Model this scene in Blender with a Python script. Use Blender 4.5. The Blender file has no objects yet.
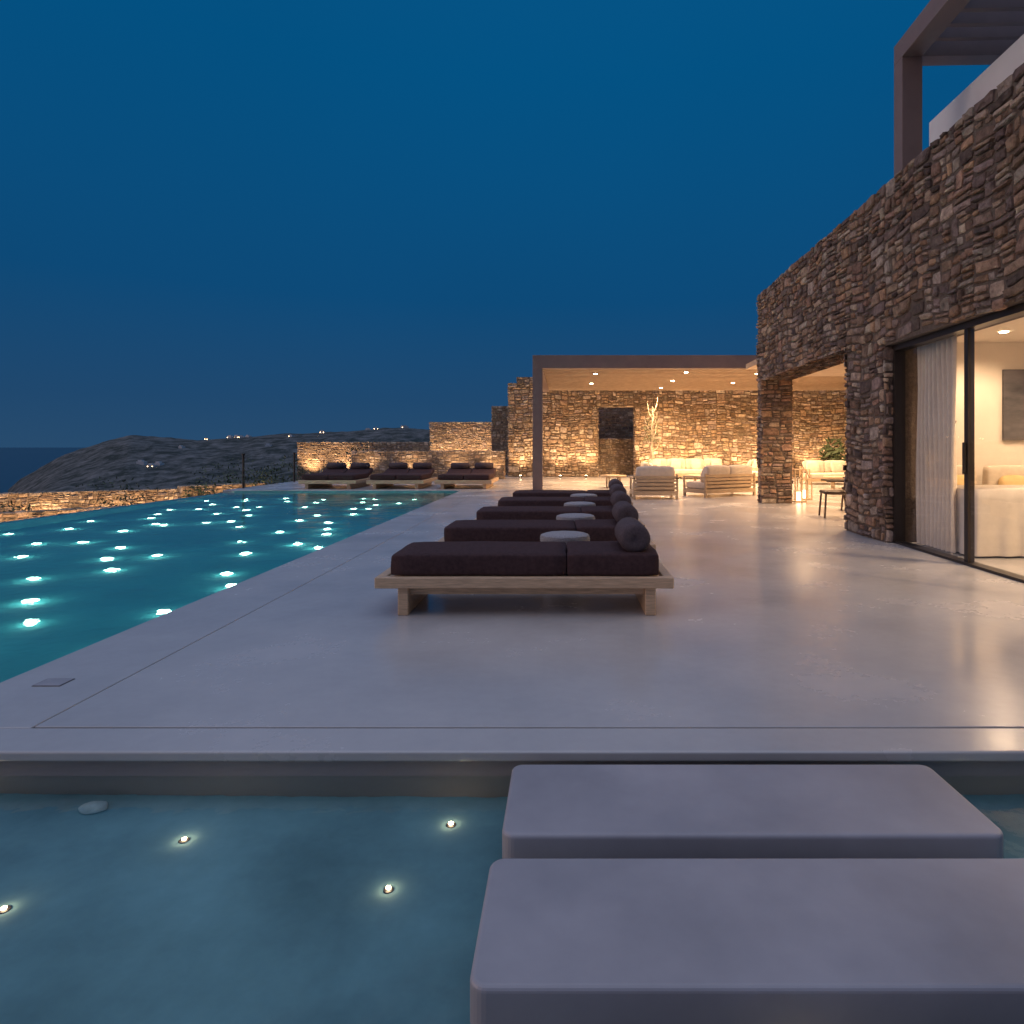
import bpy, bmesh, math, random
import numpy as np
from mathutils import Vector, noise, Matrix
random.seed(7)
S=bpy.context.scene
C=bpy.context.collection
# ---------------------------------------------------------------- materials
def newmat(name):
    m=bpy.data.materials.new(name); m.use_nodes=True
    nt=m.node_tree; b=nt.nodes['Principled BSDF']
    return m,nt,b
def mat(name,col,rough=.6,var=.15,scale=6,bump=0,bscale=40,spec=.5,metal=0,detail=6,stretch=None,sheen=0):
    m,nt,b=newmat(name)
    N=nt.nodes; L=nt.links
    tc=N.new('ShaderNodeTexCoord'); vec=tc.outputs['Object']
    if stretch:
        mp=N.new('ShaderNodeMapping'); mp.inputs['Scale'].default_value=stretch
        L.new(vec,mp.inputs[0]); vec=mp.outputs[0]
    n=N.new('ShaderNodeTexNoise'); n.inputs['Scale'].default_value=scale; n.inputs['Detail'].default_value=detail
    n.inputs['Roughness'].default_value=.6
    L.new(vec,n.inputs['Vector'])
    r=N.new('ShaderNodeValToRGB')
    r.color_ramp.elements[0].position=.3; r.color_ramp.elements[1].position=.7
    r.color_ramp.elements[0].color=(*[c*(1-var) for c in col],1)
    r.color_ramp.elements[1].color=(*[min(1,c*(1+var)) for c in col],1)
    L.new(n.outputs['Fac'],r.inputs[0]); L.new(r.outputs[0],b.inputs['Base Color'])
    b.inputs['Roughness'].default_value=rough; b.inputs['Specular IOR Level'].default_value=spec
    b.inputs['Metallic'].default_value=metal
    if sheen: b.inputs['Sheen Weight'].default_value=sheen
    if bump:
        n2=N.new('ShaderNodeTexNoise'); n2.inputs['Scale'].default_value=bscale; n2.inputs['Detail'].default_value=5
        L.new(vec,n2.inputs['Vector'])
        bp=N.new('ShaderNodeBump'); bp.inputs['Strength'].default_value=bump; bp.inputs['Distance'].default_value=.02
        L.new(n2.outputs['Fac'],bp.inputs['Height']); L.new(bp.outputs[0],b.inputs['Normal'])
    return m
def emis(name,col,st,sample=False):
    m,nt,b=newmat(name)
    b.inputs['Base Color'].default_value=(*col,1)
    b.inputs['Emission Color'].default_value=(*col,1); b.inputs['Emission Strength'].default_value=st
    if not sample: m.cycles.emission_sampling='NONE'
    return m
def stone_mat(name,tint=(1,1,1)):
    m,nt,b=newmat(name); N=nt.nodes; L=nt.links
    at=N.new('ShaderNodeAttribute'); at.attribute_name='scol'
    tc=N.new('ShaderNodeTexCoord')
    n=N.new('ShaderNodeTexNoise'); n.inputs['Scale'].default_value=9; n.inputs['Detail'].default_value=9; n.inputs['Roughness'].default_value=.7
    L.new(tc.outputs['Object'],n.inputs['Vector'])
    r=N.new('ShaderNodeValToRGB'); r.color_ramp.elements[0].position=.33; r.color_ramp.elements[1].position=.68
    r.color_ramp.elements[0].color=(.45*tint[0],.42*tint[1],.42*tint[2],1); r.color_ramp.elements[1].color=(1.5*tint[0],1.45*tint[1],1.4*tint[2],1)
    L.new(n.outputs['Fac'],r.inputs[0])
    mx=N.new('ShaderNodeMix'); mx.data_type='RGBA'; mx.blend_type='MULTIPLY'; mx.inputs[0].default_value=1
    L.new(at.outputs['Color'],mx.inputs[6]); L.new(r.outputs[0],mx.inputs[7]); L.new(mx.outputs[2],b.inputs['Base Color'])
    b.inputs['Roughness'].default_value=.85; b.inputs['Specular IOR Level'].default_value=.3
    n2=N.new('ShaderNodeTexNoise'); n2.inputs['Scale'].default_value=22; n2.inputs['Detail'].default_value=8; n2.inputs['Roughness'].default_value=.65
    L.new(tc.outputs['Object'],n2.inputs['Vector'])
    bp=N.new('ShaderNodeBump'); bp.inputs['Strength'].default_value=.9; bp.inputs['Distance'].default_value=.03
    L.new(n2.outputs['Fac'],bp.inputs['Height']); L.new(bp.outputs[0],b.inputs['Normal'])
    return m
def water_mat(name,col,bscale,bstr,rough=.0,fine=0):
    m,nt,b=newmat(name); N=nt.nodes; L=nt.links
    b.inputs['Base Color'].default_value=(*col,1); b.inputs['Roughness'].default_value=rough
    b.inputs['IOR'].default_value=1.33; b.inputs['Transmission Weight'].default_value=1
    tc=N.new('ShaderNodeTexCoord')
    n=N.new('ShaderNodeTexNoise'); n.inputs['Scale'].default_value=bscale; n.inputs['Detail'].default_value=3; n.inputs['Distortion'].default_value=.4
    L.new(tc.outputs['Object'],n.inputs['Vector'])
    bp=N.new('ShaderNodeBump'); bp.inputs['Strength'].default_value=bstr; bp.inputs['Distance'].default_value=.05
    L.new(n.outputs['Fac'],bp.inputs['Height'])
    if fine:
        n2=N.new('ShaderNodeTexNoise'); n2.inputs['Scale'].default_value=bscale*5; n2.inputs['Detail'].default_value=2
        L.new(tc.outputs['Object'],n2.inputs['Vector'])
        b2=N.new('ShaderNodeBump'); b2.inputs['Strength'].default_value=fine; b2.inputs['Distance'].default_value=.02
        L.new(n2.outputs['Fac'],b2.inputs['Height']); L.new(bp.outputs[0],b2.inputs['Normal']); L.new(b2.outputs[0],b.inputs['Normal'])
    else: L.new(bp.outputs[0],b.inputs['Normal'])
    return m
def glass_mat():
    m=bpy.data.materials.new('door_glass'); m.use_nodes=True; nt=m.node_tree; N=nt.nodes; L=nt.links; N.clear()
    o=N.new('ShaderNodeOutputMaterial'); t=N.new('ShaderNodeBsdfTransparent'); t.inputs[0].default_value=(.93,.95,.94,1)
    g=N.new('ShaderNodeBsdfGlossy'); g.inputs['Roughness'].default_value=.01
    f=N.new('ShaderNodeLayerWeight'); f.inputs[0].default_value=.5
    p=N.new('ShaderNodeMath'); p.operation='POWER'; p.inputs[1].default_value=5; L.new(f.outputs['Facing'],p.inputs[0])
    q=N.new('ShaderNodeMath'); q.operation='MULTIPLY_ADD'; q.inputs[1].default_value=.93; q.inputs[2].default_value=.06; L.new(p.outputs[0],q.inputs[0])
    mx=N.new('ShaderNodeMixShader'); L.new(q.outputs[0],mx.inputs[0]); L.new(t.outputs[0],mx.inputs[1]); L.new(g.outputs[0],mx.inputs[2]); L.new(mx.outputs[0],o.inputs[0])
    return m
def cement(name,col,rough,spec=.5,contrast=.13,big=.9):
    m,nt,b=newmat(name); N=nt.nodes; L=nt.links
    tc=N.new('ShaderNodeTexCoord')
    n=N.new('ShaderNodeTexNoise'); n.inputs['Scale'].default_value=big; n.inputs['Detail'].default_value=6; n.inputs['Roughness'].default_value=.5
    n3=N.new('ShaderNodeTexNoise'); n3.inputs['Scale'].default_value=14; n3.inputs['Detail'].default_value=6; n3.inputs['Roughness'].default_value=.6
    for q in (n,n3): L.new(tc.outputs['Object'],q.inputs['Vector'])
    ad=N.new('ShaderNodeMath'); ad.operation='MULTIPLY_ADD'; ad.inputs[1].default_value=.2
    L.new(n3.outputs['Fac'],ad.inputs[0]); L.new(n.outputs['Fac'],ad.inputs[2])
    r=N.new('ShaderNodeValToRGB'); r.color_ramp.elements[0].position=.38; r.color_ramp.elements[1].position=.82
    r.color_ramp.elements[0].color=(*[c*(1-contrast) for c in col],1); r.color_ramp.elements[1].color=(*[c*(1+contrast) for c in col],1)
    L.new(ad.outputs[0],r.inputs[0]); L.new(r.outputs[0],b.inputs['Base Color'])
    mr=N.new('ShaderNodeMapRange'); mr.inputs[1].default_value=.38; mr.inputs[2].default_value=.82; mr.inputs[3].default_value=rough-.06; mr.inputs[4].default_value=rough+.08
    L.new(ad.outputs[0],mr.inputs[0]); L.new(mr.outputs[0],b.inputs['Roughness'])
    b.inputs['Specular IOR Level'].default_value=spec
    n2=N.new('ShaderNodeTexNoise'); n2.inputs['Scale'].default_value=3; n2.inputs['Detail'].default_value=3
    L.new(tc.outputs['Object'],n2.inputs['Vector'])
    bp=N.new('ShaderNodeBump'); bp.inputs['Strength'].default_value=.10; bp.inputs['Distance'].default_value=.02
    L.new(n2.outputs['Fac'],bp.inputs['Height']); L.new(bp.outputs[0],b.inputs['Normal'])
    return m
M=dict(
 deck=cement('microcement_deck',(.455,.43,.405),.23,.75),
 slab=cement('microcement_slab',(.31,.295,.305),.42,.5,.16,2.2),
 poolwall=cement('pool_edge_plaster',(.30,.265,.25),.6),
 poolfloor=cement('front_pool_plaster',(.22,.38,.40),.7,.3,.34,1.3),
 teal=cement('pool_plaster',(.05,.28,.31),.7),
 mortar=mat('mortar',(.12,.09,.07),.95,.3,20,.5),
 mortar_l=mat('mortar_light',(.26,.19,.13),.95,.3,20,.5),
 stone=stone_mat('rubble_stone'),
 stone_l=stone_mat('rubble_stone_light'),
 plaster=mat('white_plaster',(.72,.70,.70),.8,.04,3,.1),
 village=mat('village_plaster',(.46,.46,.46),.9,.1,1),
 room=mat('room_paint',(.74,.66,.57),.8,.04,3,.05),
 taupe=mat('taupe_metal',(.19,.135,.12),.5,.08,4),
 slat=mat('beige_slat',(.46,.34,.24),.6,.12,5),
 wood=mat('oak_wood',(.58,.39,.23),.45,.28,7,.15,60,stretch=(1,12,12)),
 teak=mat('light_teak',(.50,.36,.22),.55,.2,7,.1,60,stretch=(1,8,8)),
 fabric=mat('aubergine_fabric',(.066,.036,.036),.9,.25,30,.5,400,.2),
 fabric2=mat('bolster_fabric',(.105,.078,.082),.9,.25,60,.6,300,.2),
 cream=mat('cream_fabric',(.62,.53,.43),.9,.08,10,.3,200,.2),
 knit=mat('woven_rope',(.36,.35,.36),.9,.35,90,.8,120,.2),
 dark=mat('dark_bronze',(.035,.028,.025),.4,.1,5,metal=.4),
 darkwood=mat('dark_wood',(.07,.04,.025),.5,.3,8,stretch=(1,8,8)),
 glass=glass_mat(),
 curtain=mat('linen_curtain',(.72,.63,.54),.9,.06,12,.2,150,.2),
 linen=mat('linen_tablecloth',(.58,.53,.48),.9,.06,9,.2,150,.2),
 art=mat('canvas_art',(.085,.075,.075),.8,.6,1.4,stretch=(1,1,3)),
 water=water_mat('pool_water',(.60,.94,.95),2.0,.30,.05,.16),
 water2=water_mat('front_pool_water',(.78,.94,.94),2.2,.22,0,.12),
 lamp=emis('warm_lamp',(1,.75,.45),40),
 town=emis('window_glow',(1,.66,.32),12),
 bark=mat('pale_driftwood',(.55,.45,.33),.8,.25,12,.3,40),
 pot=mat('clay_pot',(.30,.20,.13),.8,.2,8),
 pebble=mat('pale_rock',(.45,.55,.55),.8,.2,14,.4,30),
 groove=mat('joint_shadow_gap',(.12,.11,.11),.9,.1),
)
# ---------------------------------------------------------------- mesh helpers
def empty(name,loc=(0,0,0),rz=0):
    e=bpy.data.objects.new(name,None); C.objects.link(e); e.location=loc; e.rotation_euler[2]=rz; e.empty_display_size=.1; return e
def mkobj(name,bm,m,parent=None,smooth=False):
    me=bpy.data.meshes.new(name); bm.to_mesh(me); bm.free()
    if m: me.materials.append(m)
    if smooth:
        for p in me.polygons: p.use_smooth=True
    o=bpy.data.objects.new(name,me); C.objects.link(o)
    if parent: o.parent=parent
    return o
def addbox(bm,x0,x1,y0,y1,z0,z1):
    r=bmesh.ops.create_cube(bm,size=1)
    for v in r['verts']:
        v.co=Vector(((x0+x1)/2+v.co.x*(x1-x0),(y0+y1)/2+v.co.y*(y1-y0),(z0+z1)/2+v.co.z*(z1-z0)))
    return r['verts']
def box(name,x0,x1,y0,y1,z0,z1,m,parent=None,bev=0,seg=2):
    bm=bmesh.new(); addbox(bm,x0,x1,y0,y1,z0,z1)
    if bev: bmesh.ops.bevel(bm,geom=bm.edges[:],offset=bev,segments=seg,profile=.5,affect='EDGES')
    return mkobj(name,bm,m,parent,False)
def boxes(name,lst,m,parent=None,bev=0):
    bm=bmesh.new()
    for b in lst: addbox(bm,*b)
    if bev: bmesh.ops.bevel(bm,geom=bm.edges[:],offset=bev,segments=1,affect='EDGES')
    return mkobj(name,bm,m,parent)
def quads(name,lst,m,parent=None):
    bm=bmesh.new()
    for q in lst: bm.faces.new([bm.verts.new(p) for p in q])
    return mkobj(name,bm,m,parent)
def rrect(x0,x1,y0,y1,r,n=6):
    pts=[]
    for cx,cy,a in((x1-r,y1-r,0),(x0+r,y1-r,90),(x0+r,y0+r,180),(x1-r,y0+r,270)):
        for k in range(n+1):
            t=math.radians(a+90*k/n); pts.append((cx+r*math.cos(t),cy+r*math.sin(t)))
    return pts
def rslab(name,x0,x1,y0,y1,z0,z1,r,e,m,parent):
    bm=bmesh.new(); rings=[]
    for k,(ins,z) in enumerate([(e*.3,z0),(0,z0+e*.3)]+[(e*(1-math.cos(t)),z1-e*(1-math.sin(t))) for t in (0,.4,.8,1.2,math.pi/2)]):
        rings.append([bm.verts.new((x,y,z)) for x,y in rrect(x0+ins,x1-ins,y0+ins,y1-ins,r-ins)])
    for a,b in zip(rings[:-1],rings[1:]):
        for k in range(len(a)): bm.faces.new((a[k],a[(k+1)%len(a)],b[(k+1)%len(a)],b[k]))
    bm.faces.new(rings[-1]); bm.faces.new(rings[0][::-1])
    return mkobj(name,bm,m,parent)
def cushion(name,x0,x1,y0,y1,z0,z1,m,parent=None,puff=.02,bev=.035,wr=.004):
    bm=bmesh.new(); addbox(bm,x0,x1,y0,y1,z0,z1)
    bmesh.ops.subdivide_edges(bm,edges=bm.edges[:],cuts=11,use_grid_fill=True)
    cx,cy,cz=(x0+x1)/2,(y0+y1)/2,(z0+z1)/2; hx,hy,hz=(x1-x0)/2,(y1-y0)/2,(z1-z0)/2
    b=min(bev,hx,hy,hz)
    sd=random.random()*50
    for v in bm.verts:
        p=v.co-Vector((cx,cy,cz))
        q=Vector((max(-hx+b,min(hx-b,p.x)),max(-hy+b,min(hy-b,p.y)),max(-hz+b,min(hz-b,p.z))))
        d=p-q
        if d.length>1e-6: p=q+d.normalized()*b
        u=1-(p.x/hx)**2; w=1-(p.y/hy)**2; t=1-(p.z/hz)**2
        p.z+=puff*(p.z/hz)*max(0,u)**.5*max(0,w)**.5
        p.y+=puff*.5*(p.y/hy)*max(0,t); p.x+=puff*.5*(p.x/hx)*max(0,t)
        n=noise.noise(Vector((p.x*4+sd,p.y*4,p.z*4)))
        v.co=Vector((cx,cy,cz))+p+p.normalized()*n*wr*2
    return mkobj(name,bm,m,parent,True)
def cyl(name,r0,r1,h,loc,m,parent=None,axis='Z',seg=32,bev=0):
    bm=bmesh.new(); bmesh.ops.create_cone(bm,cap_ends=True,segments=seg,radius1=r0,radius2=r1,depth=h)
    if bev: bmesh.ops.bevel(bm,geom=[e for e in bm.edges if len(e.link_faces)==2 and any(len(f.verts)>4 for f in e.link_faces)],offset=bev,segments=4,affect='EDGES')
    R=Matrix.Identity(3)
    if axis=='Y': R=Matrix.Rotation(math.pi/2,3,'X')
    if axis=='X': R=Matrix.Rotation(math.pi/2,3,'Y')
    for v in bm.verts: v.co=R@v.co+Vector(loc)
    return mkobj(name,bm,m,parent,True if bev else False)
def tube(name,pts,r,m,parent=None,radii=None):
    cu=bpy.data.curves.new(name,'CURVE'); cu.dimensions='3D'; cu.bevel_depth=r; cu.bevel_resolution=3
    sp=cu.splines.new('POLY'); sp.points.add(len(pts)-1)
    for i,p in enumerate(pts):
        sp.points[i].co=(*p,1)
        if radii: sp.points[i].radius=radii[i]
    cu.materials.append(m); o=bpy.data.objects.new(name,cu); C.objects.link(o)
    if parent:o.parent=parent
    return o
# ---------------------------------------------------------------- stones
PAL_D=[(.26,.175,.12),(.30,.22,.16),(.19,.145,.125),(.33,.21,.13),(.38,.30,.225),(.12,.09,.078),(.24,.185,.16),(.28,.18,.13),(.21,.145,.105),(.31,.26,.215)]
PAL_L=[(.40,.29,.19),(.46,.36,.25),(.33,.24,.16),(.52,.43,.32),(.26,.20,.14),(.40,.29,.18),(.36,.29,.23)]
def stone_face(name,O,U,V,w,h,holes,pal,m,parent=None,smin=(.13,.06),smax=(.48,.23),seed=1,prot=.035):
    rnd=random.Random(seed)
    O=Vector(O);U=Vector(U).normalized();V=Vector(V).normalized();Nn=U.cross(V).normalized()
    leaves=[]
    st=[(0,0,w,h)]
    while st:
        x,y,a,b=st.pop()
        mw=rnd.uniform(.2,1)**1.2*(smax[0]-smin[0])+smin[0]; mh=rnd.uniform(.15,1)**1.2*(smax[1]-smin[1])+smin[1]
        if a<=mw*1.05 and b<=mh*1.05 or (a<smin[0]*1.6 and b<smin[1]*1.6): leaves.append((x,y,a,b)); continue
        f=rnd.uniform(.34,.66)
        if a/mw>b/mh: st+= [(x,y,a*f,b),(x+a*f,y,a*(1-f),b)]
        else: st+= [(x,y,a,b*f),(x,y+b*f,a,b*(1-f))]
    vs=[];fs=[];cols=[]
    for (x,y,a,b) in leaves:
        x0,y0,x1,y1=x,y,x+a,y+b; ok=True
        for (hx0,hy0,hx1,hy1) in holes:
            if x1<=hx0 or x0>=hx1 or y1<=hy0 or y0>=hy1: continue
            opts=[]
            if hx0-x0>.03: opts.append(((hx0-x0)*(y1-y0),(x0,y0,hx0,y1)))
            if x1-hx1>.03: opts.append(((x1-hx1)*(y1-y0),(hx1,y0,x1,y1)))
            if y1-hy1>.03: opts.append(((y1-hy1)*(x1-x0),(x0,hy1,x1,y1)))
            if hy0-y0>.03: opts.append(((hy0-y0)*(x1-x0),(x0,y0,x1,hy0)))
            if not opts: ok=False;break
            x0,y0,x1,y1=max(opts)[1]
        if not ok: continue
        g=rnd.uniform(.004,.011)
        x0+=g;x1-=g;y0+=g;y1-=g
        if x1-x0<.02 or y1-y0<.02: continue
        a=x1-x0;b=y1-y0
        j=lambda s:rnd.uniform(-s,s)
        ja=min(.04,a*.14);jb=min(.032,b*.17)
        c=[(x0+abs(j(ja)),y0+abs(j(jb))),(x0+a*.5+j(a*.15),y0+abs(j(jb*.6))),(x1-abs(j(ja)),y0+abs(j(jb))),(x1-abs(j(ja*.6)),y0+b*.5+j(b*.15)),
           (x1-abs(j(ja)),y1-abs(j(jb))),(x0+a*.5+j(a*.15),y1-abs(j(jb*.6))),(x0+abs(j(ja)),y1-abs(j(jb))),(x0+abs(j(ja*.6)),y0+b*.5+j(b*.15))]
        if rnd.random()<.5:
            k=rnd.choice([0,2,4,6]); cx,cy=c[k]; mx,my=(x0+x1)/2,(y0+y1)/2; t=rnd.uniform(.1,.28); c[k]=(cx+(mx-cx)*t,cy+(my-cy)*t)
        mx=sum(q[0] for q in c)/8;my=sum(q[1] for q in c)/8
        p=rnd.uniform(.25,1)*prot
        base=len(vs)
        tx,ty=j(.010),j(.010)
        def wp(u,v):
            e=1 if .08<v<h-.08 else 0
            return (u+.022*math.sin(v*3.1+seed)+.014*math.sin(v*7.7),v+(.030*math.sin(u*2.3+seed*2)+.016*math.sin(u*6.1+1))*e)
        def P(u,v,d):
            u2,v2=wp(u,v); q=O+U*u2+V*v2+Nn*d; vs.append(tuple(q))
        for (u,v) in c: P(u,v,-.03)
        ins=min(.010,min(a,b)*.12)
        for (u,v) in c:
            du,dv=mx-u,my-v; l=math.hypot(du,dv)+1e-6
            P(u+du/l*ins*.3,v+dv/l*ins*.3,p*.6+tx*(u-mx)/a*2)
        for (u,v) in c:
            du,dv=mx-u,my-v; l=math.hypot(du,dv)+1e-6
            P(u+du/l*ins*2.2,v+dv/l*ins*2.2,p+j(.004)+tx*(u-mx)/a*2+ty*(v-my)/b*2)
        P(mx+j(a*.1),my+j(b*.1),p+rnd.uniform(-.002,.009))
        for r0,r1 in ((0,8),(8,16)):
            for k in range(8):
                k2=(k+1)%8; fs.append((base+r0+k,base+r0+k2,base+r1+k2,base+r1+k))
        for k in range(8): fs.append((base+16+k,base+16+(k+1)%8,base+24))
        cc=rnd.choice(pal); e=rnd.uniform(.7,1.3)
        cols+= [(cc[0]*e,cc[1]*e*rnd.uniform(.97,1.03),cc[2]*e,1)]*25
    me=bpy.data.meshes.new(name); me.from_pydata(vs,[],fs); me.materials.append(m)
    at=me.attributes.new('scol','FLOAT_COLOR','POINT')
    at.data.foreach_set('color',np.array(cols,dtype=np.float32).ravel())
    me.update()
    o=bpy.data.objects.new(name,me); C.objects.link(o)
    if parent:o.parent=parent
    return o
def stone_wall(name,p0,p1,z0,z1,th=.4,pal=PAL_L,m=None,seed=1,mm=None):
    p0=Vector((*p0,0));p1=Vector((*p1,0)); L=(p1-p0).length; ang=math.atan2(p1.y-p0.y,p1.x-p0.x)
    e=empty(name,(p0.x,p0.y,0),ang); m=m or M['stone_l']
    box('wall_core',.03,L-.03,.03,th-.03,z0,z1-.03,mm or M['mortar_l'],e)
    stone_face('face_front',(0,0.03,z0),(1,0,0),(0,0,1),L,z1-z0,[],pal,m,e,seed=seed)
    stone_face('face_back',(L,th-.03,z0),(-1,0,0),(0,0,1),L,z1-z0,[],pal,m,e,seed=seed+1)
    stone_face('end_left',(.03,th,z0),(0,-1,0),(0,0,1),th,z1-z0,[],pal,m,e,seed=seed+2)
    stone_face('end_right',(L-.03,0,z0),(0,1,0),(0,0,1),th,z1-z0,[],pal,m,e,seed=seed+3)
    stone_face('coping',(0,0,z1-.03),(1,0,0),(0,1,0),L,th,[],pal,m,e,seed=seed+4,smin=(.2,.15),smax=(.6,.4),prot=.03)
    return e
def lightobj(kind,name,loc,energy,col,parent=None,**k):
    l=bpy.data.lights.new(name,kind); l.energy=energy; l.color=col
    for a,b in k.items():
        if a not in('rot','aim'): setattr(l,a,b)
    o=bpy.data.objects.new(name,l); C.objects.link(o); o.location=loc
    if 'rot' in k:o.rotation_euler=k['rot']
    if 'aim' in k: o.rotation_euler=Vector(k['aim']).to_track_quat('-Z','Y').to_euler()
    if parent:o.parent=parent
    return o
WARM=(1,.64,.35)
# ---------------------------------------------------------------- deck & front pool
deck=empty('terrace')
box('front_coping',-10.1,9,2.73,2.965,-.045,0,M['deck'],deck,.010,3)
box('front_pool_wall',-10.1,9,2.775,2.96,-.9,-.046,M['poolwall'],deck)
box('pool_side_coping',-3.12,-2.476,2.965,19.25,-1.5,0,M['deck'],deck,.006,2)
box('near_pool_coping',-10.1,-3.122,2.966,3.35,-1.5,-.001,M['deck'],deck,.006)
box('deck_floor',-2.466,14.2,2.976,34,-.3,0,M['deck'],deck,.003,1)
box('joint_bed',-2.6,14,2.961,33,-.6,-.28,M['groove'],deck)
box('far_terrace_floor',-10.3,-2.47,19.256,34,-1.5,-.001,M['deck'],deck,.006)
h=empty('drain_cover',(-2.82,3.53,0))
box('lid',-.07,.07,-.05,.05,.001,.0045,M['slab'],h,.001,1); boxes('lid_joint',[(-.076,-.0705,-.056,.056,.0005,.003),(.0705,.076,-.056,.056,.0005,.003),(-.07,.07,.0505,.056,.0005,.003),(-.07,.07,-.056,-.0505,.0005,.003)],M['groove'],h)
FZ=-.32
fp=empty('reflecting_pool')
box('pool_floor',-10.1,9,-4,2.774,-.80,FZ,M['poolfloor'],fp)
box('rear_wall',-10.1,9,-4.2,-4.002,-.8,0,M['deck'],fp); box('end_wall',-10.3,-10.102,-4.2,2.96,-.8,0,M['deck'],fp); box('end_wall_b',9.002,9.2,-4.2,2.96,-.8,0,M['deck'],fp)
quads('water_front',[((-10.1,-4,-.125),(9,-4,-.125),(9,2.774,-.125),(-10.1,2.774,-.125))],M['water2'],fp)
def slab(y0,y1,x0,x1):
    e=empty('stepping_slab')
    rslab('slab_top',x0,x1,y0,y1,-.115,0,.045,.014,M['slab'],e)
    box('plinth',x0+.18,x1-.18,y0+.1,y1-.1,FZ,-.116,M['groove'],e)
slab(2.144,2.63,-.215,1.49); slab(1.538,2.032,-.235,1.51); slab(.86,1.36,-.23,1.5); slab(.2,.7,-.23,1.5)
fl=[(-1.47,2.47),(-.46,2.58),(-.61,2.21),(-1.84,2.10),(-2.6,2.6),(-1.2,1.2),(-3.2,2.2),(1.9,2.45),(2.3,1.7),(.6,1.45)]
for i,(x,y) in enumerate(fl):
    e=empty('pool_light',(x,y,FZ))
    cyl('bezel',.020,.018,.004,(0,0,.002),M['dark'],e,seg=20)
    lightobj('POINT','glow',(0,0,.013),.16,(1,.70,.42),e,shadow_soft_size=.009)
bm=bmesh.new(); bmesh.ops.create_icosphere(bm,subdivisions=3,radius=.05)
for v in bm.verts: v.co=Vector((v.co.x*1.1,v.co.y*.8,v.co.z*.6))*(1+.3*noise.noise(v.co*20))+Vector((-1.96,2.66,FZ+.025))
mkobj('pale_rock',bm,M['pebble'],None,True)
# ---------------------------------------------------------------- main pool
mp=empty('swimming_pool')
box('pool_floor',-10.0,-3.121,3.351,19.255,-1.6,-1.3,M['teal'],mp)
box('infinity_edge_wall',-10.1,-9.95,3.352,19.254,-2.6,-.062,M['teal'],mp)
box('side_lining',-3.135,-3.1205,3.352,19.254,-1.3,-.03,M['teal'],mp)
box('far_lining',-9.94,-3.14,19.24,19.2555,-1.3,-.03,M['teal'],mp)
quads('water_surface',[((-10.11,3.351,-.05),(-3.136,3.351,-.05),(-3.136,19.239,-.05),(-10.11,19.239,-.05))],M['water'],mp)
rnd=random.Random(3)
yy=4.0
while yy<19:
    xx=-9.6+rnd.uniform(0,.6)
    while xx<-3.4:
        if rnd.random()<.92:
            px=xx+rnd.uniform(-.42,.42);py=yy+rnd.uniform(-.44,.44)
            px=min(-3.4,max(-9.8,px)); py=min(19,max(3.6,py))
            s=rnd.uniform(.6,1.35)
            e=empty('fibre_optic_light',(px,py,-1.3))
            cyl('lens_cup',.05,.045,.01,(0,0,.005),M['plaster'],e,seg=14)
            lightobj('POINT','glow',(0,0,.075),3.0*s,(.72,1,.80),e,shadow_soft_size=.055)
        xx+=1.0
    yy+=1.0
# ---------------------------------------------------------------- sun loungers
def lounger(x,y):
    e=empty('sun_lounger',(x,y,0))
    D=.80
    boxes('platform_frame',[(-1.46,.835,0,.07,.215,.30),(-1.46,.835,D-.07,D,.215,.30),(-1.46,-1.38,.071,D-.071,.215,.30),(.76,.835,.071,D-.071,.215,.30)],M['wood'],e,.006)
    boxes('platform_slats',[(-1.375+i*.1185,-1.375+i*.1185+.10,.072,D-.072,.255,.29) for i in range(18)],M['wood'],e)
    boxes('leg_board',[(-1.29,-1.21,.035,D-.035,0,.214),(.62,.70,.035,D-.035,0,.214)],M['wood'],e,.005)
    boxes('stretcher',[(-1.209,.619,.10,.14,.15,.214),(-1.209,.619,D-.14,D-.10,.15,.214)],M['wood'],e)
    cushion('mattress',-1.352,.008,.045,D-.03,.302,.468,M['fabric'],e,.008,.022,.006)
    cushion('mattress_head',.016,.73,.045,D-.03,.302,.472,M['fabric'],e,.008,.022,.006)
    bm=bmesh.new(); n=28; rings=[]; Lb=.56
    prf=[(.012,.014),(.05,-.004),(.095,0),(.116,.016),(.124,.045),(.127,Lb/2),(.124,Lb-.045),(.116,Lb-.016),(.095,Lb),(.05,Lb+.004),(.012,Lb-.014)]
    for r,t in prf:
        rings.append([bm.verts.new((.55+r*(1+.02*math.sin(k*3))*math.cos(2*math.pi*k/n),.10+t,.572+r*math.sin(2*math.pi*k/n)*(1 if math.sin(2*math.pi*k/n)>0 else .85))) for k in range(n)])
    for a,b in zip(rings[:-1],rings[1:]):
        for k in range(n): bm.faces.new((a[k],a[(k+1)%n],b[(k+1)%n],b[k]))
    bm.faces.new(rings[0][::-1]); bm.faces.new(rings[-1])
    bmesh.ops.recalc_face_normals(bm,faces=bm.faces[:])
    mkobj('bolster',bm,M['fabric2'],e,True)
    return e
LY=[4.90+1.68*i for i in range(5)]
for i,y in enumerate(LY): lounger(.10*i,y)
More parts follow.
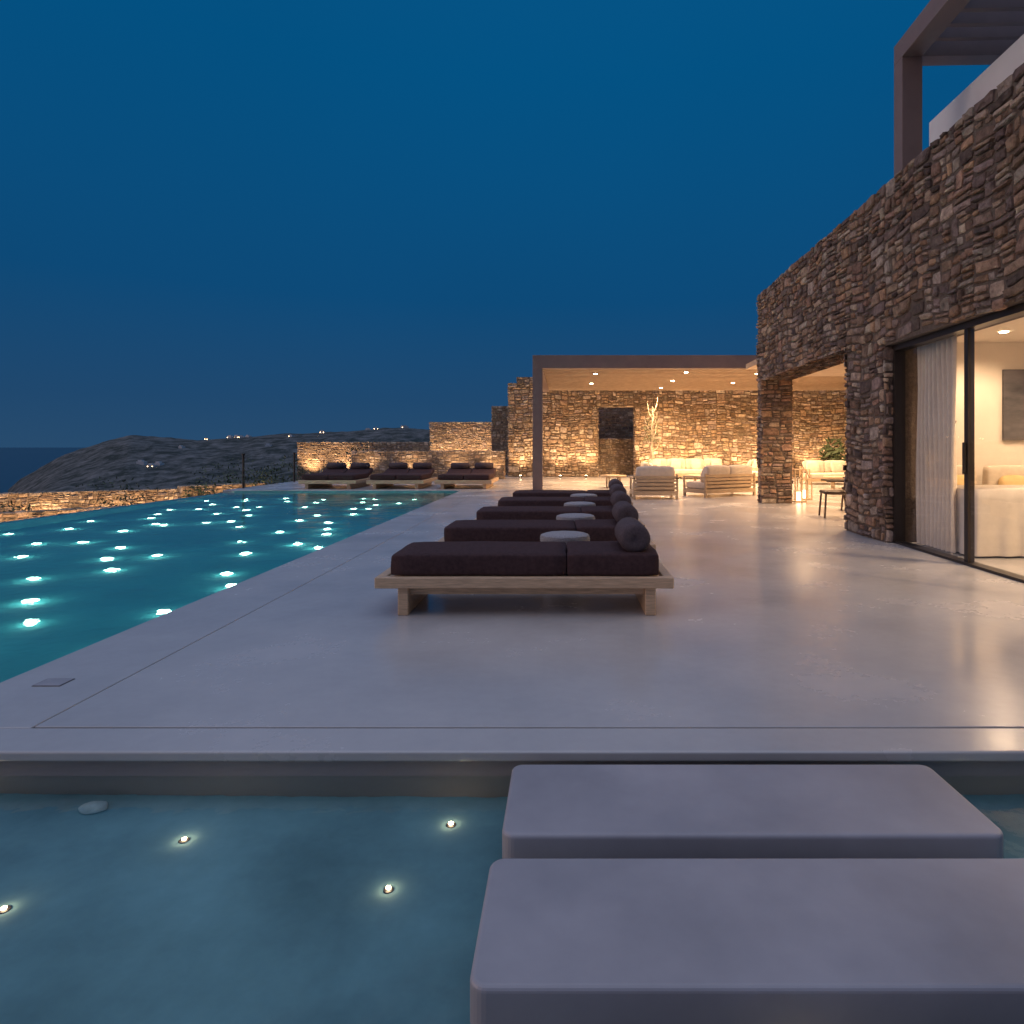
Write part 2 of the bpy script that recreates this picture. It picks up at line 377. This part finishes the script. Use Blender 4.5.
def stool(x,y):
    e=empty('woven_stool',(x,y,0))
    bm=bmesh.new(); n=40; prof=[(.17,0),(.185,.03),(.19,.1),(.2,.2),(.215,.3),(.235,.40),(.238,.435),(.228,.462),(.19,.475),(.1,.478),(.01,.479)]
    pr=[]
    for (a,b),(c,d) in zip(prof[:-1],prof[1:]):
        for t in range(4): pr.append((a+(c-a)*t/4,b+(d-b)*t/4))
    pr.append(prof[-1]); rings=[]
    for j,(r,z) in enumerate(pr):
        rings.append([bm.verts.new(((r+.004*(1 if (k//2+j)%2 else -1)*(1 if r>.18 else 0))*math.cos(2*math.pi*k/n),(r+.004*(1 if (k//2+j)%2 else -1)*(1 if r>.18 else 0))*math.sin(2*math.pi*k/n),z)) for k in range(n)])
    for a,b in zip(rings[:-1],rings[1:]):
        for k in range(n): bm.faces.new((a[k],a[(k+1)%n],b[(k+1)%n],b[k]))
    bm.faces.new(rings[-1]); bm.faces.new(rings[0][::-1])
    mkobj('woven_body',bm,M['knit'],e,True)
stool(.0,6.12); stool(.13,7.8); stool(.22,9.5); stool(.33,11.2)
def daybed(x,y):
    e=empty('daybed',(x,y,0)); W=.88
    boxes('platform_frame',[(-W,W,0,.08,.16,.27),(-W,W,2.1,2.18,.16,.27),(-W,-W+.08,.081,2.099,.16,.27),(W-.08,W,.081,2.099,.16,.27)],M['wood'],e,.006)
    boxes('platform_slats',[(-W+.082,W-.082,.1+i*.13,.2+i*.13,.2,.25) for i in range(15)],M['teak'],e)
    boxes('leg_board',[(-.7,-.6,.06,2.1,0,.159),(.6,.7,.06,2.1,0,.159)],M['wood'],e)
    for sx in (-1,1):
        x0,x1=(-.8,-.01) if sx<0 else (.01,.8)
        cushion('mattress',x0,x1,.08,1.55,.272,.44,M['fabric'],e,.01)
        c=cushion('backrest_cushion',x0,x1,0,.62,0,.15,M['fabric'],e,.01); c.location=(0,1.52,.28); c.rotation_euler[0]=math.radians(16)
        cyl('bolster',.11,.11,.62,((x0+x1)/2,1.98,.66),M['fabric2'],e,'X',24,.03)
for x in (-7.35,-5.25,-3.15): daybed(x,19.75)
# ---------------------------------------------------------------- villa
villa=empty('stone_villa',(4.07,0,0),-math.atan(.03))
T=4.88; DJ=8.72; LH=2.85
stone_face('facade_stones',(0.03,15.1,0),(0,-1,0),(0,0,1),14.1,T,[(.35,0,5.1,LH),(15.1-DJ,0,11.9,2.68)],PAL_D,M['stone'],villa,seed=5,smin=(.11,.06),smax=(.50,.27),prot=.05)
boxes('wall_core',[(.03,.6,1,3.2,0,T-.02),(.03,.6,DJ,10,0,T-.02),(.03,.72,14.78,15.08,0,T-.02),(.03,.6,3.201,DJ-.001,2.68,T-.02),(.03,.72,10.001,14.779,LH+.01,T-.02)],M['mortar'],villa)
stone_face('door_jamb_stones',(0.0,DJ-.005,0),(1,0,0),(0,0,1),.16,2.68,[],PAL_D,M['stone'],villa,seed=8,smin=(.1,.07),smax=(.3,.25))
stone_face('pillar_stones',(0,14.775,0),(1,0,0),(0,0,1),.72,LH,[],PAL_D,M['stone_l'],villa,seed=9)
stone_face('pillar_inner_stones',(.73,14.77,0),(0,1,0),(0,0,1),.33,LH,[],PAL_D,M['stone_l'],villa,seed=19)
stone_face('pillar_back',(.73,15.09,0),(-1,0,0),(0,0,1),.73,T,[],PAL_D,M['stone_l'],villa,seed=29)
stone_face('pier_end',(.6,10.0,0),(-1,0,0),(0,0,1),.6,LH,[],PAL_D,M['stone_l'],villa,seed=49)
stone_face('lintel_soffit_stones',(0,14.77,LH+.015),(0,-1,0),(1,0,0),4.77,.7,[],PAL_D,M['stone_l'],villa,seed=50,prot=.02)
boxes('roof_slab',[(.601,10,1,15.08,4.4,4.6)],M['plaster'],villa)
boxes('lounge_ceiling',[(.721,10,10,15.08,2.96,3.1),(.721,10,15.081,19.0,3.6,3.75)],M['slat'],villa)
boxes('room_shell',[(.601,6,9.6,9.75,0,3.0),(5.8,5.95,1,9.599,0,3.0),(.601,5.799,.85,.999,0,3.0),(.601,5.799,1,9.599,2.86,2.99)],M['room'],villa)
boxes('room_floor',[(.2,5.799,1,9.599,.001,.006)],M['deck'],villa)
dx=.17; J=DJ-.01
boxes('door_frame',[(dx-.05,dx+.09,3.21,J,2.60,2.675),(dx-.05,dx+.09,3.21,J,.002,.03),(dx-.05,dx+.09,J-.07,J-.0005,.031,2.599),(dx-.05,dx+.09,3.205,3.27,.031,2.599),
 (dx-.03,dx+.0,7.03,7.10,.031,2.599),(dx+.02,dx+.06,7.06,7.13,.031,2.599),(dx-.03,dx+.0,5.2,5.27,.031,2.599)],M['dark'],villa)
g=dx-.015;g2=dx+.04
quads('door_glass',[[(g,3.28,.032),(g,5.19,.032),(g,5.19,2.598),(g,3.28,2.598)],[(g,5.28,.032),(g,7.02,.032),(g,7.02,2.598),(g,5.28,2.598)],[(g2,7.14,.032),(g2,J-.08,.032),(g2,J-.08,2.598),(g2,7.14,2.598)]],M['glass'],villa)
boxes('door_handle',[(dx-.06,dx-.04,7.045,7.085,1.0,1.35)],M['dark'],villa)
def curtain(x0,y0,x1,y1,z1,folds=9):
    bm=bmesh.new(); n=folds*8; g=[]; d=Vector((x1-x0,y1-y0,0)); nn=Vector((-d.y,d.x,0)).normalized()
    for k in range(n+1):
        t=k/n; col=[]
        for j in range(9):
            z=.02+(z1-.02)*j/8; amp=.045*(1+.3*math.sin(j*.7+k*.1))
            p=Vector((x0,y0,z))+d*t+nn*amp*math.sin(t*math.pi*2*folds+.5*math.sin(j*.6))
            col.append(bm.verts.new(p))
        g.append(col)
    for a,b in zip(g[:-1],g[1:]):
        for j in range(8): bm.faces.new((a[j],b[j],b[j+1],a[j+1]))
    return mkobj('curtain',bm,M['curtain'],villa,True)
curtain(.42,7.75,.40,8.6,2.8,9); curtain(.55,8.7,.60,9.4,2.8,7)
boxes('wall_art',[(2.15,3.7,9.55,9.598,1.4,2.45)],M['art'],villa)
boxes('pergola_frame',[(.05,.31,8.30,8.52,T,6.36),(.05,.31,2.0,8.52,6.361,6.62),(.311,7,8.30,8.52,6.361,6.62),(.05,.31,2.0,2.25,T,6.36),(.311,7,2.0,2.25,6.361,6.62)],M['taupe'],villa,.004)
boxes('pergola_slats',[(.315,7,2.4+i*.27,2.4+i*.27+.07,6.45,6.6) for i in range(22)],M['taupe'],villa)
boxes('upper_parapet',[(.92,1.12,1,9.3,4.601,6.0),(1.121,7,9.1,9.3,4.601,6.0)],M['plaster'],villa,.01)
for sx,sy in ((1.6,8.7),(3.2,8.3),(1.5,6.3),(3.2,6.0),(1.6,4)):
    cyl('room_downlight',.05,.05,.01,(sx,sy,2.852),M['lamp'],villa)
    lightobj('SPOT','room_light',(sx,sy,2.82),170 if sy>7 else 260,(1,.68,.42),villa,spot_size=2.75,spot_blend=.6,shadow_soft_size=.06)
dtb=empty('draped_dining_table',(5.75,7.95,0))
bm=bmesh.new(); base=rrect(-.98,.98,-.5,.5,.06,5); P=[]
for k in range(len(base)):
    a=Vector(base[k]);b=Vector(base[(k+1)%len(base)]); n=max(1,int((b-a).length/.035))
    for t in range(n): P.append(a+(b-a)*t/n)
rings=[]
for j in range(8):
    f=j/7; z=.80-.77*f
    r_=[]
    for k,p in enumerate(P):
        d=p.normalized(); am=.028*f*math.sin(k*.9+math.sin(k*.17)*2)+.03*f
        r_.append(bm.verts.new((p.x+d.x*am,p.y+d.y*am,z)))
    rings.append(r_)
bm.faces.new(rings[0])
for a,b in zip(rings[:-1],rings[1:]):
    for k in range(len(a)): bm.faces.new((a[k],b[k],b[(k+1)%len(a)],a[(k+1)%len(a)]))
mkobj('tablecloth',bm,M['linen'],dtb,True)
def armchair_room(x,y,rz):
    e=empty('upholstered_chair',(x,y,0),rz)
    cushion('seat',-.3,.3,-.3,.3,.3,.48,M['cream'],e,.02)
    cushion('back',-.32,.32,.24,.38,.4,1.02,M['cream'],e,.02)
    for a in(-.25,.25):
        for b in(-.25,.28): tube('leg',[(a,b,0),(a,b,.33)],.018,M['darkwood'],e)
    c=cushion('pillow',-.2,.2,-.06,.06,-.18,.18,mat('ochre_fabric',(.6,.42,.2),.9,.1),e,.05,.06); c.location=(0,.14,.68); c.rotation_euler[0]=-.3
armchair_room(5.6,8.95,0); armchair_room(6.4,8.95,0)
fl_=empty('floor_lamp',(5.0,8.6,0)); cyl('foot',.14,.14,.02,(0,0,.018),M['dark'],fl_); tube('stem',[(0,0,.02),(0,0,1.5),(.05,0,1.62),(.15,0,1.66)],.009,M['dark'],fl_); cyl('shade',.05,.08,.1,(.17,0,1.6),M['dark'],fl_)
# ---------------------------------------------------------------- pavilion
pav=empty('pergola_pavilion')
pz0,pz1=3.68,4.08
boxes('frame',[(-.98,-.68,19.35,19.65,0,pz0),(-.98,14,19.35,19.65,pz0+.001,pz1),(-.98,-.68,19.651,27.6,pz0+.001,pz1)],M['taupe'],pav,.006)
boxes('roof_panel',[(-.679,14,19.651,27.62,4.0,4.05)],M['slat'],pav)
boxes('ceiling_slats',[(-.675,14,19.75+i*.4,19.75+i*.4+.13,3.73,3.92) for i in range(20)],M['slat'],pav)
bw=empty('stone_back_wall')
stone_face('stones',(-2.5,28,0),(1,0,0),(0,0,1),16.5,4.38,[(3.94,0,5.56,3.05),(0,4.12,.35,4.4)],PAL_L,M['stone_l'],bw,seed=12,smin=(.15,.07),smax=(.6,.32),prot=.05)
boxes('wall_core',[(-2.47,1.43,28.02,28.6,0,4.1),(3.07,14,28.02,28.6,0,4.36),(1.431,3.069,28.02,28.6,3.06,4.36),(-2.1,1.43,28.02,28.6,4.101,4.36)],M['mortar_l'],bw)
stone_face('end_stones',(-2.48,28.6,0),(0,-1,0),(0,0,1),.6,4.1,[],PAL_L,M['stone_l'],bw,seed=14)
stone_face('doorway_jamb',(3.06,28.6,0),(0,-1,0),(0,0,1),.6,3.05,[],PAL_L,M['stone_l'],bw,seed=15)
stone_face('doorway_jamb_b',(1.44,28.0,0),(0,1,0),(0,0,1),.6,3.05,[],PAL_L,M['stone_l'],bw,seed=16)
stone_wall('stone_garden_wall',(0,31.5),(5,31.5),0,3.6,seed=70,pal=PAL_D)
stone_wall('stone_garden_wall',(1.2,29.6),(4,29.6),0,1.7,seed=75)
stone_wall('stone_side_wall',(14.2,10),(14.2,28.5),0,3.6,.4,seed=80)
for (x,y) in [(1.0,21),(1.0,24.2),(3.9,20.6),(3.9,23.2),(3.9,26),(6.3,21),(6.3,24),(8.7,21.5),(8.7,25),(11.5,23)]:
    e=empty('ceiling_downlight',(x,y,3.70)); cyl('lens',.06,.06,.014,(0,0,0),M['lamp'],e,seg=20); cyl('rim',.085,.085,.008,(0,0,.008),M['taupe'],e,seg=20)
    lightobj('SPOT','beam',(0,0,-.03),780,WARM,e,spot_size=2.7,spot_blend=.7,shadow_soft_size=.06)
for (x,y) in [(6.2,12.5),(8.5,12),(6.3,16.8),(10,17)]:
    z=2.94 if y<15 else 3.59
    e=empty('ceiling_downlight',(x,y,z)); cyl('lens',.06,.06,.014,(0,0,0),M['lamp'],e,seg=20)
    lightobj('SPOT','beam',(0,0,-.03),650,WARM,e,spot_size=2.8,spot_blend=.6,shadow_soft_size=.06)
def uplight(x,y,z,en,aim=(0,.35,1),size=1.7):
    e=empty('wall_uplight',(x,y,z)); cyl('housing',.06,.06,.08,(0,0,.04),M['dark'],e,seg=16); cyl('lens',.045,.045,.006,(0,0,.085),M['lamp'],e,seg=16)
    lightobj('SPOT','beam',(0,0,.12),en,WARM,e,spot_size=size,spot_blend=.8,shadow_soft_size=.04,aim=aim)
for x in (-1.9,-.2,.9,3.6,4.9,6.3,7.7,9.1,10.6,12): uplight(x,27.35,0,200)
# ---------------------------------------------------------------- outdoor furniture
def sofa(name,x,y,w,rz,pill=2,h=.62):
    e=empty(name,(x,y,0),rz); hw=w/2
    boxes('frame',[(-hw,hw,-.45,-.39,.10,.2),(-hw,hw,.39,.45,.10,.2),(-hw,-hw+.06,-.389,.389,.10,.2),(hw-.06,hw,-.389,.389,.10,.2)]+
      [(sx,sx+.06,sy,sy+.06,0,.099) for sx in(-hw,hw-.06) for sy in(-.45,.39)]+
      [(-hw,-hw+.05,.40,.45,.201,h),(hw-.05,hw,.40,.45,.201,h),(-hw,-hw+.05,-.45,-.40,.201,.5),(hw-.05,hw,-.45,-.40,.201,.5),
       (-hw,-hw+.05,-.45,.45,.501,.54),(hw-.05,hw,-.45,.45,.501,.54)],M['teak'],e,.004)
    boxes('back_slats',[(-hw+.051,hw-.051,.41,.435,.25+i*.09,.31+i*.09) for i in range(4)],M['teak'],e)
    cushion('seat_cushion',-hw+.07,hw-.07,-.42,.36,.2,.38,M['cream'],e,.02)
    n=max(1,round(w/.9)); sw=(w-.16)/n
    for i in range(n):
        c=cushion('back_cushion',-sw/2+.01,sw/2-.01,-.08,.08,0,.42,M['cream'],e,.03,.05); c.location=(-hw+.08+sw*(i+.5),.30,.38); c.rotation_euler[0]=-.12
    for i in range(pill):
        c=cushion('pillow',-.2,.2,-.05,.05,-.18,.18,M['cream'],e,.05,.05); c.location=(-hw+.35+i*(w-.7)/max(1,pill-1),.12,.58); c.rotation_euler=(-.35,0,.2*(i%2*2-1))
sofa('outdoor_armchair',2.25,16.3,1.12,math.pi,1)
sofa('outdoor_sofa',4.15,17.2,1.75,math.pi+.5,2)
sofa('outdoor_corner_sofa',5.0,26.3,3.2,0,4)
sofa('outdoor_corner_sofa',7.1,24.2,2.6,-math.pi/2,3)
sofa('outdoor_sofa',9.6,22.5,2.4,0,3)
sofa('outdoor_armchair',2.9,20.6,1.0,math.pi*.5,1)
def ctable(x,y,r,h):
    e=empty('round_coffee_table',(x,y,0)); cyl('top',r,r,.05,(0,0,h-.025),M['teak'],e,bev=.01)
    boxes('legs',[(math.cos(a)*r*.6-.025,math.cos(a)*r*.6+.025,math.sin(a)*r*.6-.025,math.sin(a)*r*.6+.025,0,h-.05) for a in(.5,2.07,3.64,5.21)],M['teak'],e)
ctable(1.55,20.5,.42,.4); ctable(4.6,21.5,.55,.36); ctable(8.6,20.0,.5,.38)
def chair(x,y,rz,name='dining_chair',m='darkwood'):
    e=empty(name,(x,y,0),rz)
    for (a,b) in((-.2,-.2),(.2,-.2)): tube('front_leg',[(a*1.15,b*1.15,0),(a,b,.44)],.018,M[m],e)
    for a in(-.2,.2): tube('back_leg',[(a*1.1,.28,0),(a,.2,.44),(a*.98,.27,.98)],.018,M[m],e)
    cushion('seat',-.24,.24,-.23,.22,.43,.49,M[m],e,.01,.025)
    for i in range(6): tube('back_spindle',[(-.17+i*.068,.205,.48),(-.17+i*.068,.265,.95)],.009,M[m],e)
    boxes('top_rail',[(-.22,.22,.25,.28,.92,1.0)],M[m],e,.008)
    boxes('arm_rest',[(-.25,-.21,-.2,.22,.66,.69),(.21,.25,-.2,.22,.66,.69)],M[m],e,.006)
chair(5.02,11.9,math.radians(-100)); chair(5.9,12.9,math.radians(-90)); chair(8.6,12.4,math.radians(90)); chair(8.6,13.6,math.radians(90))
dt=empty('dining_table',(7.3,12.8,0)); box('top',-.7,.7,-1.3,1.3,.70,.76,M['teak'],dt,.01); boxes('legs',[(a,a+.1,b,b+.1,0,.699) for a in(-.6,.5) for b in(-1.2,1.1)],M['teak'],dt)
candle=emis('candle_glow',(1,.7,.4),5)
def lantern(x,y,h=.75):
    e=empty('floor_lantern',(x,y,0)); w=.13
    boxes('cage',[(a-.012,a+.012,b-.012,b+.012,0,h) for a in(-w,w) for b in(-w,w)]+[(-w-.012,w+.012,-w-.012,w+.012,h+.001,h+.025),(-w-.011,w+.011,-w-.011,w+.011,.002,.03)],M['teak'],e)
    cyl('candle',.05,.05,.2,(0,0,.13),candle,e); tube('handle',[(-w,0,h+.02),(-.06,0,h+.16),(.06,0,h+.16),(w,0,h+.02)],.008,M['dark'],e)
lantern(5.55,15.2); lantern(5.95,15.9,.5)
# foliage helper
leafm=mat('foliage',(.06,.085,.035),.7,.4,3)
def leaves(bm,c,r,n,s,rn):
    for _ in range(n):
        d=Vector((rn.gauss(0,1),rn.gauss(0,1),rn.gauss(0,.8))).normalized()*rn.random()**.4
        p=Vector(c)+Vector((d.x*r[0],d.y*r[1],abs(d.z)*r[2]))
        if noise.noise(p*2.2)<-.15: continue
        u=Vector((rn.gauss(0,1),rn.gauss(0,1),rn.gauss(0,1))).normalized(); w=u.orthogonal().normalized(); k=s*rn.uniform(.6,1.4)
        bm.faces.new([bm.verts.new(p+u*k),bm.verts.new(p+w*k*.35),bm.verts.new(p-u*k),bm.verts.new(p-w*k*.35)])
rn=random.Random(5)
ca=empty('sculptural_potted_tree',(3.62,26.6,0)); cyl('pot',.26,.34,.55,(0,0,.275),M['pot'],ca,bev=.02)
tube('trunk',[(0,0,.5),(.04,0,.9),(-.03,.02,1.3),(.02,0,1.7),(-.02,0,2.1),(.05,0,2.6),(.02,0,3.0)],.06,M['bark'],ca,[1.2,1.1,.95,.8,.65,.45,.2])
for k in range(9):
    z=1.1+k*.2; a=k*2.3; l=.42-.02*k
    p=Vector((0,0,z)); q=p+Vector((math.cos(a)*l*.5,math.sin(a)*l*.5,.16)); r_=q+Vector((math.cos(a+.5)*l*.35,math.sin(a+.5)*l*.35,.3)); s_=r_+Vector((math.cos(a-.6)*l*.15,math.sin(a-.6)*l*.1,.22))
    tube('branch',[p,q,r_,s_],.028,M['bark'],ca,[1,.8,.5,.2])
bm=bmesh.new(); leaves(bm,(0,0,1.5),(.42,.4,1.5),420,.05,rn); mkobj('leaves',bm,mat('silver_foliage',(.16,.17,.09),.7,.3,3),ca)
lightobj('SPOT','pot_uplight',(.0,-.45,.15),60,(1,.8,.55),ca,spot_size=1.0,spot_blend=.6,shadow_soft_size=.03,aim=(0,.25,1))
bm=bmesh.new()
for c,r in [((-11.6,20.6,-1.2),(1.0,.8,1.4)),((-10.9,22.5,-1),(1.2,.9,1.5)),((-12.8,24,-1.3),(1.5,1,1.7)),((-10.9,25,-.9),(1.2,1,1.9)),((-15,22,-1.6),(1.4,1,1.4)),((-17.5,20,-1.7),(1.5,1.1,1.3)),((-9,29,-.2),(1.6,.8,1.6)),((-14.5,28,-1.3),(2.5,1.2,2.2)),((-19,27,-1.9),(2.5,1.2,2)),((-12.4,17,-1.7),(1,.8,1.2)),((-13.4,14,-1.8),(1,.8,1.1))]:
    leaves(bm,c,r,1500,.06,rn)
mkobj('shrubs',bm,leafm)
e=empty('potted_plant',(10.9,26,0)); cyl('pot',.25,.33,.5,(0,0,.25),M['pot'],e,bev=.02)
bm=bmesh.new(); leaves(bm,(0,0,.6),(.6,.6,1.1),500,.14,rn); mkobj('leaves',bm,leafm,e)
# ---------------------------------------------------------------- garden walls
stone_wall('stone_garden_wall',(-8.7,26),(-2.45,26),0,1.15,seed=101)
stone_wall('stone_garden_wall',(-13,31),(-6.6,31),-.5,1.55,seed=111)
stone_wall('stone_garden_wall',(-7.0,33),(-2.9,33),-.5,2.6,seed=121)
stone_wall('stone_garden_wall',(-3.4,29.5),(-2.5,29.5),0,3.2,seed=125)
stone_wall('stone_garden_wall',(-17.5,14.5),(-12.3,19.6),-2.4,-.45,seed=131)
stone_wall('stone_garden_wall',(-12.3,20.5),(-10.5,22.5),-1.9,.05,seed=141)
stone_wall('stone_garden_wall',(-22,22),(-14,26),-2.4,-.35,seed=151)
for x in (-8,-6.2,-4.4,-2.9): uplight(x,25.5,0,70)
for x in (-12.2,-10.6,-9,-7.6): uplight(x,30.4,-.3,260)
for x in (-6.3,-4.9,-3.6): uplight(x,32.4,0,330)
for t in (.05,.3,.55,.8,.98): uplight(-17.5+5.2*t+.6,14.5+5.1*t-.6,-1.9,240,(-.35,.35,1),2.0)
for t in (.2,.7): uplight(-12.3+1.8*t+.4,20.5+2*t-.4,-1.4,170,(-.3,.3,1))
for t in (.1,.35,.6,.85): uplight(-22+8*t+.4,22+4*t-.6,-2.0,280,(-.2,.35,1),2.0)
for x,y in((-10.15,20.2),(-10.15,24)):
    e=empty('bollard_post',(x,y,0)); cyl('shaft',.035,.03,1.05,(0,0,.525),M['dark'],e,seg=16); cyl('cap',.05,.05,.05,(0,0,1.07),M['dark'],e,seg=16)
# ---------------------------------------------------------------- terrain
SEA=-72
rp=[-3000,-200,0,20,60,100,130,160,200,250,300,400,500,900,4000]
rz=[-110,-95,-85,-52,-16,9,21,17,14,20,24,33,38,45,45]
cols_=300; ys=[-40+ i*6 for i in range(12)]
y=32.
while y<3200: ys.append(y); y*=1.03
def hgt(x,y):
    yy=max(y,1.); px=565+640*x/yy
    if y<28: base=-2.5 - max(0,-x-12)*.10
    else:
        R=float(np.interp(px,rp,rz))
        val=-46+ (R-20)*.15
        if px<60: val=min(val,-46-(60-px)*.6)
        t=min(1,(y-28)/300); near=-2.5-max(0,-x-12)*.10
        a=near+(max(-200,val)-near)*(t**.75)
        if x>-3 and y<90: a=max(a,-3)
        t2=max(0,min(1,(y-520)/(1100-520))); t2=t2*t2*(3-2*t2)
        base=a*(1-t2)+R*t2
        if y>1100: base=R-(y-1100)*.16
        n=noise.fractal(Vector((x*.0075,y*.0075,3)),.8,2.1,8)
        base+=n*min(1,(y-28)/300)*8*(.6+.4*(1-t2))
    base+=noise.fractal(Vector((x*.08,y*.08,0)),1,2,4)*min(.8,max(.15,(y-20)*.01))
    return base
bm=bmesh.new(); grid=[]
for y in ys:
    row=[]
    for i in range(cols_):
        t=i/(cols_-1)*2-1; a=-.2+ (t*.9 if abs(t)<.8 else math.copysign(.72+(abs(t)-.8)*16,t))
        x=a*(y+60) ; row.append(bm.verts.new((x,y,hgt(x,y))))
    grid.append(row)
for a,b in zip(grid[:-1],grid[1:]):
    for i in range(cols_-1): bm.faces.new((a[i],a[i+1],b[i+1],b[i]))
tm,nt,b=newmat('scrub_hillside'); N=nt.nodes;L=nt.links
tc=N.new('ShaderNodeTexCoord'); n=N.new('ShaderNodeTexNoise'); n.inputs['Scale'].default_value=.05; n.inputs['Detail'].default_value=12; n.inputs['Roughness'].default_value=.75
L.new(tc.outputs['Object'],n.inputs['Vector']); r=N.new('ShaderNodeValToRGB')
r.color_ramp.elements[0].position=.42; r.color_ramp.elements[0].color=(.035,.045,.042,1); r.color_ramp.elements[1].position=.64; r.color_ramp.elements[1].color=(.16,.165,.165,1)  # cool cast of distance haze is put into the scrub's base colour
L.new(n.outputs['Fac'],r.inputs[0]); L.new(r.outputs[0],b.inputs['Base Color']); b.inputs['Roughness'].default_value=1; b.inputs['Specular IOR Level'].default_value=.05
bp=N.new('ShaderNodeBump'); bp.inputs['Distance'].default_value=3; bp.inputs['Strength'].default_value=.5; L.new(n.outputs['Fac'],bp.inputs['Height']); L.new(bp.outputs[0],b.inputs['Normal'])
mkobj('terrain',bm,tm,None,True)
sm,nt,b=newmat('sea_water'); N=nt.nodes;L=nt.links
b.inputs['Base Color'].default_value=(.006,.03,.055,1); b.inputs['Roughness'].default_value=.35
tc=N.new('ShaderNodeTexCoord'); n=N.new('ShaderNodeTexNoise'); n.inputs['Scale'].default_value=.05; n.inputs['Detail'].default_value=6
L.new(tc.outputs['Object'],n.inputs['Vector']); bp=N.new('ShaderNodeBump'); bp.inputs['Distance'].default_value=2; bp.inputs['Strength'].default_value=.5; L.new(n.outputs['Fac'],bp.inputs['Height']); L.new(bp.outputs[0],b.inputs['Normal'])
quads('sea',[((-90000,-3000,SEA),(90000,-3000,SEA),(90000,90000,SEA),(-90000,90000,SEA))],sm)
vr=random.Random(11)
for k,(px,dist,lit) in enumerate([(140,770,0),(150,765,1),(157,775,0),(206,1050,1),(229,1075,1),(236,1082,1),(241,1080,1),(247,1078,0),(290,1000,1),(322,1040,1),(368,1078,1),(376,1080,1),(405,1085,1),(268,900,0),(180,900,0),(340,860,1)]):
    x=(px-565)/640*dist; z=hgt(x,dist)
    e=empty('village_house',(x,dist,z-.5),vr.uniform(-.5,.5)); w=vr.uniform(6,12); hh=vr.uniform(2.6,3.6)
    boxes('walls',[(-w/2,w/2,0,6,-2,hh),(-w/2+1,w/2-3,1,5,hh+.001,hh+1.8)],M['village'],e)
    if lit: boxes('lit_windows',[(-w/2+1,-w/2+2,-.05,-.01,1,2.0)]+([(w/2-2.2,w/2-1.4,-.05,-.01,.6,2.0)] if k%2 else []),M['town'],e)
# ---------------------------------------------------------------- sky
w=bpy.data.worlds.new('World'); S.world=w; w.use_nodes=True; nt=w.node_tree; N=nt.nodes;L=nt.links
bg=N['Background']; tc=N.new('ShaderNodeTexCoord'); sp=N.new('ShaderNodeSeparateXYZ'); L.new(tc.outputs['Generated'],sp.inputs[0])
r=N.new('ShaderNodeValToRGB'); cr=r.color_ramp
cr.elements[0].position=0; cr.elements[0].color=(.021,.070,.152,1)
cr.elements[1].position=1; cr.elements[1].color=(.004,.100,.26,1)
for p,c in((.07,(.014,.064,.155,1)),(.22,(.004,.066,.182,1)),(.5,(.001,.080,.218,1))):
    q=cr.elements.new(p); q.color=c
L.new(sp.outputs['Z'],r.inputs[0])
nz=N.new('ShaderNodeTexNoise'); nz.inputs['Scale'].default_value=1.5; nz.inputs['Detail'].default_value=2; L.new(tc.outputs['Generated'],nz.inputs['Vector'])
mn=N.new('ShaderNodeMapRange'); mn.inputs[3].default_value=.93; mn.inputs[4].default_value=1.1; L.new(nz.outputs['Fac'],mn.inputs[0])
sc=N.new('ShaderNodeVectorMath'); sc.operation='SCALE'; L.new(r.outputs[0],sc.inputs[0]); L.new(mn.outputs[0],sc.inputs['Scale'])
z1=N.new('ShaderNodeMapRange'); z1.interpolation_type='SMOOTHSTEP'; z1.inputs[1].default_value=.58; z1.inputs[2].default_value=.92; L.new(sp.outputs['Z'],z1.inputs[0])
mx=N.new('ShaderNodeMix'); mx.data_type='RGBA'; L.new(z1.outputs[0],mx.inputs[0]); L.new(sc.outputs[0],mx.inputs[6]); mx.inputs[7].default_value=(.58,.68,1.0,1)
d1=N.new('ShaderNodeVectorMath'); d1.operation='DOT_PRODUCT'; d1.inputs[1].default_value=(-.96,-.28,0); L.new(tc.outputs['Generated'],d1.inputs[0])
z2=N.new('ShaderNodeMapRange'); z2.interpolation_type='SMOOTHSTEP'; z2.inputs[1].default_value=.45; z2.inputs[2].default_value=.97; L.new(d1.outputs['Value'],z2.inputs[0])
mx2=N.new('ShaderNodeMix'); mx2.data_type='RGBA'; L.new(z2.outputs[0],mx2.inputs[0]); L.new(mx.outputs[2],mx2.inputs[6]); mx2.inputs[7].default_value=(.70,.52,.54,1)
L.new(mx2.outputs[2],bg.inputs[0]); bg.inputs[1].default_value=1
sun=lightobj('SUN','dusk_sun',(0,-10,20),.38,(1,.72,.60),angle=math.radians(30),aim=(.95,.15,-.22))
# ---------------------------------------------------------------- camera
cam=bpy.data.cameras.new('camera'); co=bpy.data.objects.new('camera',cam); C.objects.link(co)
co.location=(0,0,1.3); co.rotation_euler=(math.pi/2,0,0); cam.lens=22.5; cam.sensor_width=36; cam.shift_x=-53/1024; cam.shift_y=-65/1024
cam.clip_start=.05; cam.clip_end=200000
S.camera=co
S.view_settings.view_transform='Standard'; S.view_settings.look='None'; S.view_settings.exposure=0
